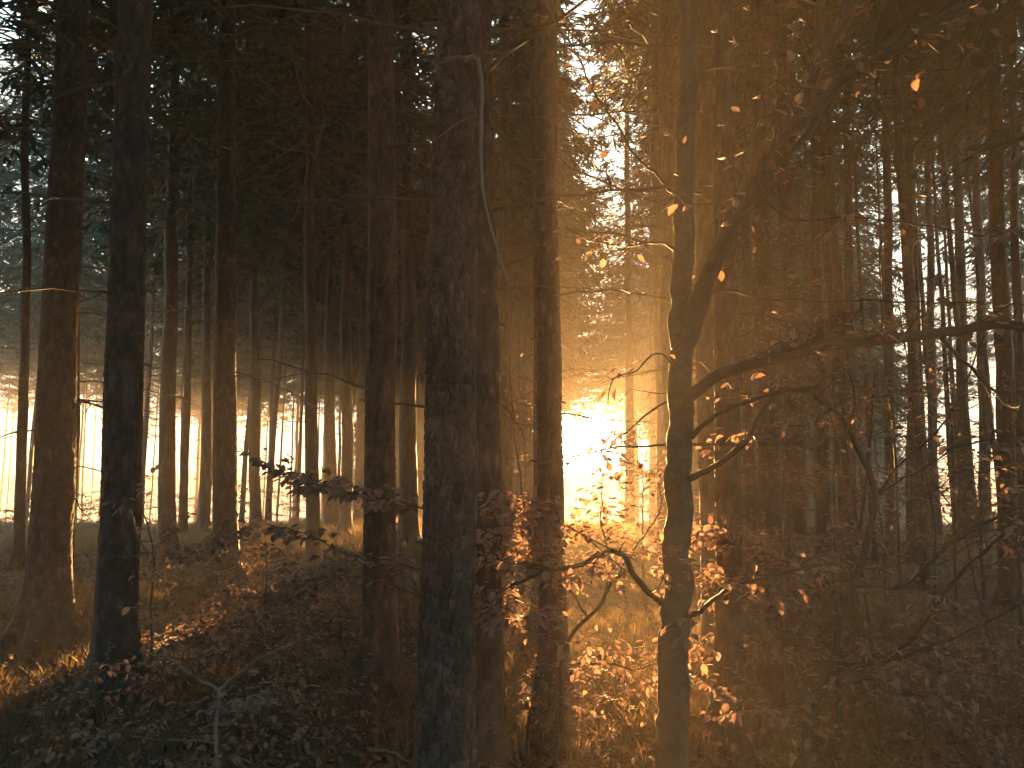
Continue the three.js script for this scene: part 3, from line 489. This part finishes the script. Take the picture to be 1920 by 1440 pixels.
beech('beech_sapling', 'arching beech sapling at the right whose top bends over in a hoop', 'sapling', undefined, 23, {
  stem: [[1512, 1445, 3.9], [1512, 1370, 3.9], [1545, 1280, 3.88], [1580, 1160, 3.85], [1622, 1020, 3.8], [1640, 920, 3.78], [1608, 840, 3.75], [1560, 765, 3.7], [1522, 738, 3.68], [1478, 728, 3.65]], r: [0.021, 0.011], seg: 60,
  boughs: [
    { pts: [[1600, 1090, 3.82], [1680, 1100, 3.75], [1760, 1040, 3.7], [1830, 990, 3.6], [1940, 945, 3.5]], r: [0.011, 0.006], grow: bare },
    { pts: [[1550, 1265, 3.87], [1640, 1245, 3.8], [1740, 1215, 3.7], [1830, 1180, 3.6], [1930, 1120, 3.5]], r: [0.011, 0.005], grow: bare },
    { pts: [[1632, 960, 3.8], [1680, 880, 3.8], [1760, 800, 3.7], [1820, 690, 3.6], [1860, 600, 3.6]], r: [0.007, 0.003], grow: bare },
    { pts: [[1640, 930, 3.78], [1720, 880, 3.75], [1820, 830, 3.7], [1900, 825, 3.65]], r: [0.006, 0.003], grow: bare },
    { pts: [[1560, 765, 3.7], [1520, 790, 3.65], [1450, 810, 3.6], [1390, 830, 3.6]], r: [0.006, 0.002], grow: { ...bare, leaf: 0.25 } },
    { pts: [[1590, 810, 3.72], [1600, 720, 3.7], [1560, 660, 3.65], [1550, 600, 3.6]], r: [0.006, 0.002], grow: { ...bare, leaf: 0.2 } },
    { pts: [[1540, 1290, 3.88], [1470, 1320, 3.8], [1400, 1330, 3.75]], r: [0.007, 0.003], grow: { ...lush, leaf: 0.35 } },
    { pts: [[1530, 1310, 3.88], [1590, 1280, 3.8], [1660, 1280, 3.75], [1720, 1300, 3.7]], r: [0.006, 0.003], grow: { ...lush, leaf: 0.4 } },
  ] }, 220);
beech('beech_sapling', 'dark two-stemmed beech sapling rising from the lower right edge', 'sapling', undefined, 24, {
  stem: [[1562, 1450, 4.6], [1575, 1330, 4.6], [1572, 1250, 4.6], [1590, 1120, 4.6], [1612, 980, 4.6], [1630, 830, 4.6], [1640, 700, 4.7]], r: [0.02, 0.006], stemGrow: { ...bare, from: 0.3 },
  boughs: [{ pts: [[1572, 1250, 4.6], [1650, 1230, 4.5], [1720, 1190, 4.4], [1780, 1100, 4.3], [1880, 1000, 4.2], [1960, 900, 4.2]], r: [0.012, 0.006], grow: bare }, { pts: [[1590, 1130, 4.6], [1540, 1080, 4.5], [1480, 1060, 4.4], [1420, 1030, 4.3]], r: [0.008, 0.003], grow: { ...lush, leaf: 0.45 } }] }, 150);
beech('beech_sapling', 'leafy beech sapling before the straight brown spruce, laden with copper leaves', 'sapling', undefined, 25, {
  stem: [[1462, 1420, 5], [1468, 1250, 5], [1462, 1080, 5], [1468, 960, 5], [1470, 840, 5]], r: [0.013, 0.004], bark: M.twig,
  boughs: [
    { pts: [[1465, 1150, 5], [1420, 1120, 4.8], [1360, 1095, 4.6], [1300, 1085, 4.4]], r: [0.007, 0.003], grow: lush }, { pts: [[1465, 1120, 5], [1520, 1100, 4.8], [1580, 1090, 4.7]], r: [0.006, 0.002], grow: lush },
    { pts: [[1464, 1060, 5], [1410, 1030, 4.8], [1350, 1010, 4.7], [1300, 1000, 4.6]], r: [0.006, 0.002], grow: lush }, { pts: [[1466, 1020, 5], [1520, 1000, 4.9], [1570, 990, 4.8]], r: [0.006, 0.002], grow: lush },
    { pts: [[1468, 960, 5], [1430, 900, 4.9], [1390, 860, 4.8]], r: [0.005, 0.002], grow: { ...lush, leaf: 0.3 } }, { pts: [[1466, 1200, 5], [1410, 1210, 4.8], [1340, 1215, 4.7]], r: [0.006, 0.002], grow: { ...lush, leaf: 0.35 } } ] }, 220);
beech('beech_sapling', 'pale forked sapling stem standing at the bottom left', 'sapling', undefined, 26, {
  stem: [[407, 1450, 3.9], [406, 1400, 3.9], [408, 1330, 3.9], [410, 1292, 3.9]], r: [0.010, 0.008], bark: M.paleWood, seg: 20,
  boughs: [{ pts: [[410, 1295, 3.9], [385, 1280, 3.88], [360, 1262, 3.85], [320, 1240, 3.8], [270, 1228, 3.75]], r: [0.008, 0.003], grow: { ...bare, leaf: 0.06 } }, { pts: [[410, 1292, 3.9], [432, 1270, 3.9], [455, 1258, 3.9], [510, 1225, 3.85], [560, 1205, 3.8], [610, 1188, 3.8]], r: [0.008, 0.002], grow: { ...bare, leaf: 0.1 } },
    { pts: [[408, 1325, 3.9], [450, 1318, 3.85], [520, 1300, 3.8]], r: [0.005, 0.002], grow: { ...lush, leaf: 0.4 } }, { pts: [[406, 1395, 3.9], [350, 1385, 3.85], [240, 1378, 3.8]], r: [0.004, 0.002], grow: { ...bare, leaf: 0.2 } }] }, 100);
beech('beech_sapling', 'thin upright beech sapling before the second broad left trunk', 'sapling', undefined, 27, {
  stem: [[276, 1370, 4.9], [280, 1280, 4.9], [284, 1150, 4.9], [286, 1020, 4.9], [268, 960, 4.9], [258, 925, 4.9]], r: [0.009, 0.003], bark: M.twig, stemGrow: { ...bare, leaf: 0.3, from: 0.25, len: 0.35 },
  boughs: [{ pts: [[285, 1095, 4.9], [320, 1065, 4.8], [360, 1035, 4.7], [390, 1010, 4.6]], r: [0.004, 0.002], grow: { ...lush, leaf: 0.4 } }, { pts: [[280, 1270, 4.9], [330, 1235, 4.8], [390, 1190, 4.7]], r: [0.004, 0.002], grow: bare }] }, 120);
beech('beech_sapling', 'small beech sapling with fanned twigs before the golden ground left of the flared trunk', 'sapling', undefined, 28, {
  stem: [[497, 1260, 6], [498, 1180, 6], [499, 1080, 6], [497, 1015, 6]], r: [0.008, 0.003], bark: M.twig, stemGrow: { step: 0.06, len: 0.35, leaf: 0.55, depth: 1, size: 0.06 },
  boughs: [{ pts: [[498, 1170, 6], [530, 1130, 5.9], [575, 1110, 5.8]], r: [0.004, 0.002], grow: { ...lush, size: 0.055 } }, { pts: [[498, 1150, 6], [545, 1110, 5.9], [590, 1085, 5.8]], r: [0.004, 0.002], grow: { ...lush, size: 0.055 } }, { pts: [[498, 1200, 6], [465, 1180, 5.9], [420, 1170, 5.8]], r: [0.004, 0.002], grow: { ...lush, size: 0.055 } }] }, 200);

// the thicket of young beeches at the right and a few further ones
{
  const R = rng(777), spots = [[1640, 6.5], [1700, 7.5], [1755, 6], [1790, 9], [1835, 7], [1870, 5.6], [1600, 9], [1565, 8], [1660, 11], [1735, 10.5], [1905, 8], [1500, 9.5], [1440, 8.5], [1330, 7.5], [1210, 9], [960, 8]];
  spots.forEach(([px, d], i) => {
    const b = at(px, 1100, d), y = terrain(b.x, b.z), h = 2 + R() * 2.6, base = V(b.x, y, b.z), stem = [base.clone().add(V(0, -0.05, 0))]; let c = base.clone();
    for (let k = 1; k <= 5; k++) { c = c.clone().add(V((R() - 0.5) * 0.16, h / 5, (R() - 0.5) * 0.16)); stem.push(c); }
    const where = ['left end of the right-hand thicket', 'thicket, before the slim dark spruce', 'thicket, near the bright gap', 'thicket, behind the bright gap', 'thicket, left of the thickest right-edge spruce', 'right edge, nearest of the thicket', 'thicket, behind the arching sapling hoop', 'thicket, behind the two-stemmed sapling', 'deep in the thicket, left of its middle', 'deep in the thicket at its middle', 'very right edge before the edge spruce', 'behind the laden copper-leaved sapling', 'right of the straight brown spruce', 'in the gap between the beech and the straight brown spruce', 'in the bright gap left of the forked beech', 'in the gap right of the foreground trunk'][i];
    const t = thing('beech_sapling', 'slender young beech ' + where, 'sapling', base, 'young beeches scattered between the spruces'), outs = [], sc = curve(stem, 24, 0.02, i), r = 0.01 + R() * 0.012;
    part('stem', tube(sc.map((p) => p.clone().sub(base)), r, 0.003, 7, 1, 0.1), R() < 0.4 ? M.beech : M.twig, t);
    for (let k = 0; k < 5 + R() * 4; k++) {
      const q = sc[Math.floor(5 + R() * 18)], a = R() * 6.28, L = 0.5 + R() * 0.9, e = [q, q.clone().add(V(Math.cos(a) * L * 0.5, 0.12 * L + R() * 0.2, Math.sin(a) * L * 0.5)), q.clone().add(V(Math.cos(a + 0.2) * L, 0.3 * L * (R() + 0.1), Math.sin(a + 0.2) * L))], pts = curve(e, 12, 0.03, k + i * 9);
      const out = { twigs: [], leaves: [], on: part('branch', tube(pts.map((p) => p.clone().sub(base)), 0.0055, 0.002, 5), M.twig, t) }; outs.push(out); grow(pts, 0.004, { step: 0.11, len: 0.4, leaf: px > 1560 ? 0.22 : 0.35, depth: 1 }, R, out);
    }
    finish(t, base, outs, d < 7 ? 60 : 0);
  });
}

// ------------------------------------------------------------------ low seedlings on the forest floor
{
  const R = rng(31);
  const spots = [[470, 1185, 6.4, 0.5, 'seedling glowing red in the sunlit patch of the left floor'], [430, 1215, 6, 0.42, 'seedling at the left fringe of the sunlit patch'], [520, 1150, 7.2, 0.45, 'seedling behind the sunlit patch'], [300, 1285, 5.2, 0.4, 'seedling beside the foot of the thin upright sapling'], [215, 1290, 4.9, 0.45, 'seedling before the second broad left trunk'], [490, 1330, 4.7, 0.3, 'seedling right of the pale forked stem'], [460, 1410, 4.2, 0.26, 'lowest seedling right of the pale forked stem'], [330, 1385, 4.3, 0.3, 'seedling left of the pale forked stem'], [150, 1400, 4.2, 0.3, 'seedling in the dark lower left corner'], [575, 1330, 5, 0.35, 'seedling before the flared root foot'], [770, 1260, 7, 0.4, 'seedling in the slot between flared trunk and foreground trunk'], [1000, 1350, 5, 0.4, 'seedling right of the foreground trunk'], [1100, 1380, 4.6, 0.35, 'seedling below the bent sapling'], [1165, 1320, 5.2, 0.45, 'seedling on the glowing ground left of the beech foot'], [985, 1210, 7.5, 0.6, 'taller seedling in the glow right of the foreground trunk'], [1330, 1330, 5.4, 0.5, 'seedling in the gap right of the beech foot'], [1420, 1400, 4.6, 0.4, 'seedling right of the straight brown spruce foot'], [1480, 1260, 6, 0.6, 'seedling behind the arching sapling foot'], [1650, 1330, 4.9, 0.5, 'seedling left of the dark lower right corner'], [1740, 1400, 4.4, 0.4, 'seedling in the lower right, before the thicket'], [1830, 1330, 4.9, 0.5, 'seedling in the dark right corner'], [1890, 1250, 6, 0.5, 'seedling at the right edge below the thickest spruce'], [60, 1300, 5.2, 0.4, 'seedling at the left edge before the spreading roots'], [640, 1150, 8.5, 0.5, 'seedling in the slanting light left of the flared trunk'], [380, 1090, 10, 0.6, 'seedling at the foot of the stout dark spruce'], [450, 1050, 12, 0.9, 'leafy bush right of the stout dark spruce foot'], [30, 1010, 17, 0.8, 'far bush between the left edge trunks'], [70, 985, 22, 1.0, 'bush on the far crest right of the leaning left-edge spruce'], [290, 985, 22, 1.1, 'bush on the far crest right of the second broad left trunk'], [365, 985, 24, 1.0, 'bush on the far crest left of the stout dark spruce'], [455, 985, 23, 1.3, 'bush on the far crest right of the stout dark spruce'], [545, 985, 24, 1.0, 'bush on the far crest left of the lone narrow spruce'], [665, 985, 22, 1.1, 'bush on the far crest right of the close twins'],  [1110, 990, 21, 0.9, 'bush on the far crest below the sun'], [1205, 990, 22, 1.0, 'bush on the far crest left of the forked beech'], [165, 980, 20, 1.1, 'far golden bush between the broad left pair']];
  spots.forEach(([px, py, d, h, label]) => {
    const b = at(px, py, d), base = V(b.x, terrain(b.x, b.z), b.z), t = thing('beech_seedling', 'low copper-leaved beech ' + label, 'seedling', base, 'low beech seedlings on the forest floor'), out = { twigs: [], leaves: [] };
    const stem = curve([base.clone(), base.clone().add(V((R() - 0.5) * 0.1, h * 0.6, (R() - 0.5) * 0.1)), base.clone().add(V((R() - 0.5) * 0.2, h * 1.15, (R() - 0.5) * 0.2))], 10, 0.01, px);
    part('stem', tube(stem.map((p) => p.clone().sub(base)), 0.006, 0.002, 5), M.twig, t);
    for (let k = 0; k < 7; k++) { const q = stem[2 + k], a = k * 2.3 + R(), L = 0.25 + h * 0.5 * R() + 0.12, pts = curve([q, q.clone().add(V(Math.cos(a) * L * 0.5, 0.06, Math.sin(a) * L * 0.5)), q.clone().add(V(Math.cos(a) * L, 0.03, Math.sin(a) * L))], 8, 0.015, k); out.twigs.push(tube(pts, 0.003, 0.0012, 3)); grow(pts, 0.003, { step: 0.055, len: 0.2 * (1 + h), leaf: 0.5, depth: d > 8 ? 1 : 0, size: 0.045, from: 0.05 }, R, out); }
    finish(t, base, out, d < 7 ? 45 : 0);
  });
}

// ------------------------------------------------------------------ fallen branches, litter and grass
{
  const R = rng(61);
  [[[[330, 1440], [420, 1424], [500, 1440]], 3.6, 'pale curved fallen twig at the bottom left edge'], [[[160, 1352], [260, 1358], [350, 1345]], 4.6, 'long thin fallen twig in the dark lower left'], [[[560, 1330], [620, 1326], [650, 1312]], 4.9, 'thin fallen twig before the flared root foot'], [[[1080, 1425], [1140, 1420], [1190, 1428]], 4.0, 'mossy fallen stick on the lit ground below the sun'], [[[1640, 1420], [1760, 1380], [1880, 1390]], 4.1, 'dark fallen branch in the lower right'], [[[690, 1400], [740, 1420], [770, 1440]], 3.9, 'short fallen stick beside the foreground trunk']].forEach(([pts, d, label], i) => {
    const q = pts.map(([x, y]) => { const r = ray(x, y), k = (EYE - 0.02) / -r.y, p = r.clone().multiplyScalar(k).add(V(0, EYE, 0)); p.y = terrain(p.x, p.z) + 0.025 + 0.03 * R(); return p; }), c = curve(q, 20, 0.02, i), o = q[0].clone();
    const t = tag(part(numbered('fallen_branch'), tube(c.map((p) => p.clone().sub(o)), 0.011, 0.004, 7, 1, 0.3), i === 3 || i === 4 ? M.twig : M.paleWood, scene), label, 'branch'); t.position.copy(o);
  });
  const N = 60000, im = new THREE.InstancedMesh(LEAF[2], new THREE.MeshPhysicalMaterial({ color: 0xffffff, roughness: 0.9, transmission: 0.3, thickness: 0, side: THREE.DoubleSide }), N), m = new THREE.Matrix4(), q = new THREE.Quaternion(), c = new THREE.Color();
  for (let i = 0; i < N; i++) {
    const d = 2.2 + Math.pow(R(), 1.5) * 30, x = (R() * 2 - 1) * (d * 0.72 + 0.6), z = -d, s = 0.045 + R() * 0.035, k = 0.5 + R() * 0.7;
    q.setFromEuler(new THREE.Euler((R() - 0.5) * 1.6, R() * 6.28, (R() - 0.5) * 1.2, 'YXZ')); m.compose(V(x, terrain(x, z) + 0.012 + R() * 0.02, z), q, V(s, s, s)); im.setMatrixAt(i, m);
    const w = R(); c.setRGB(...(w < 0.5 ? [0.16, 0.085, 0.045] : w < 0.8 ? [0.11, 0.07, 0.045] : [0.22, 0.14, 0.075]).map((v) => v * k)); im.setColorAt(i, c);
  }
  im.name = 'leaf_litter'; im.castShadow = im.receiveShadow = true; tag(im, 'brown fallen beech leaves strewn over the forest floor', 'leaf litter', undefined, 'stuff'); scene.add(im);
  const pos = [], uv = [], idx = [];              // one grass tuft
  for (let b = 0; b < 9; b++) { const a = R() * 6.28, h = 0.09 + R() * 0.13, l = 0.03 + R() * 0.09, ox = (R() - 0.5) * 0.05, oz = (R() - 0.5) * 0.05, i = pos.length / 3, w = 0.0022; pos.push(ox - w, 0, oz, ox + w, 0, oz, ox + Math.cos(a) * l * 0.4 + w, h * 0.7, oz + Math.sin(a) * l * 0.4, ox + Math.cos(a) * l * 0.4 - w, h * 0.7, oz + Math.sin(a) * l * 0.4, ox + Math.cos(a) * l, h, oz + Math.sin(a) * l); for (let k = 0; k < 5; k++) uv.push(0, 0); idx.push(i, i + 1, i + 2, i, i + 2, i + 3, i + 3, i + 2, i + 4); }
  const tuft = geoFrom(pos, uv, idx), far = new THREE.InstancedMesh(tuft, M.straw, 12000);
  for (let i = 0; i < 12000; i++) { const d = 15 + R() * 19, x = (R() * 2 - 1) * d * 0.68, z = -d, s = 0.9 + R() * 1.2; q.setFromEuler(new THREE.Euler(0, R() * 6.28, 0)); m.compose(V(x, terrain(x, z), z), q, V(s * 1.4, s, s * 1.4)); far.setMatrixAt(i, m); }
  far.name = 'meadow_grass'; far.castShadow = far.receiveShadow = true; tag(far, 'tall dry straw-coloured grass glowing far off beyond the trunks', 'grass', undefined, 'stuff'); scene.add(far);
  const G = 9000, gm = new THREE.InstancedMesh(tuft, M.grass, G); let n = 0;
  while (n < G) {
    const d = 2.6 + Math.pow(R(), 1.3) * 24, x = (R() * 2 - 1) * (d * 0.7 + 0.4), z = -d; if (R() > smooth(-0.08, 0.22, noise(x * 0.35, z * 0.35, 77) + 0.12 * smooth(-1, 1, x))) continue;
    const s = 0.6 + R() * 0.8; q.setFromEuler(new THREE.Euler(0, R() * 6.28, 0)); m.compose(V(x, terrain(x, z), z), q, V(s, s, s)); gm.setMatrixAt(n++, m);
  }
  gm.name = 'grass'; gm.castShadow = gm.receiveShadow = true; tag(gm, 'thin yellow-green grass between the fallen leaves', 'grass', undefined, 'stuff'); scene.add(gm);
}

renderer.render(scene, camera);
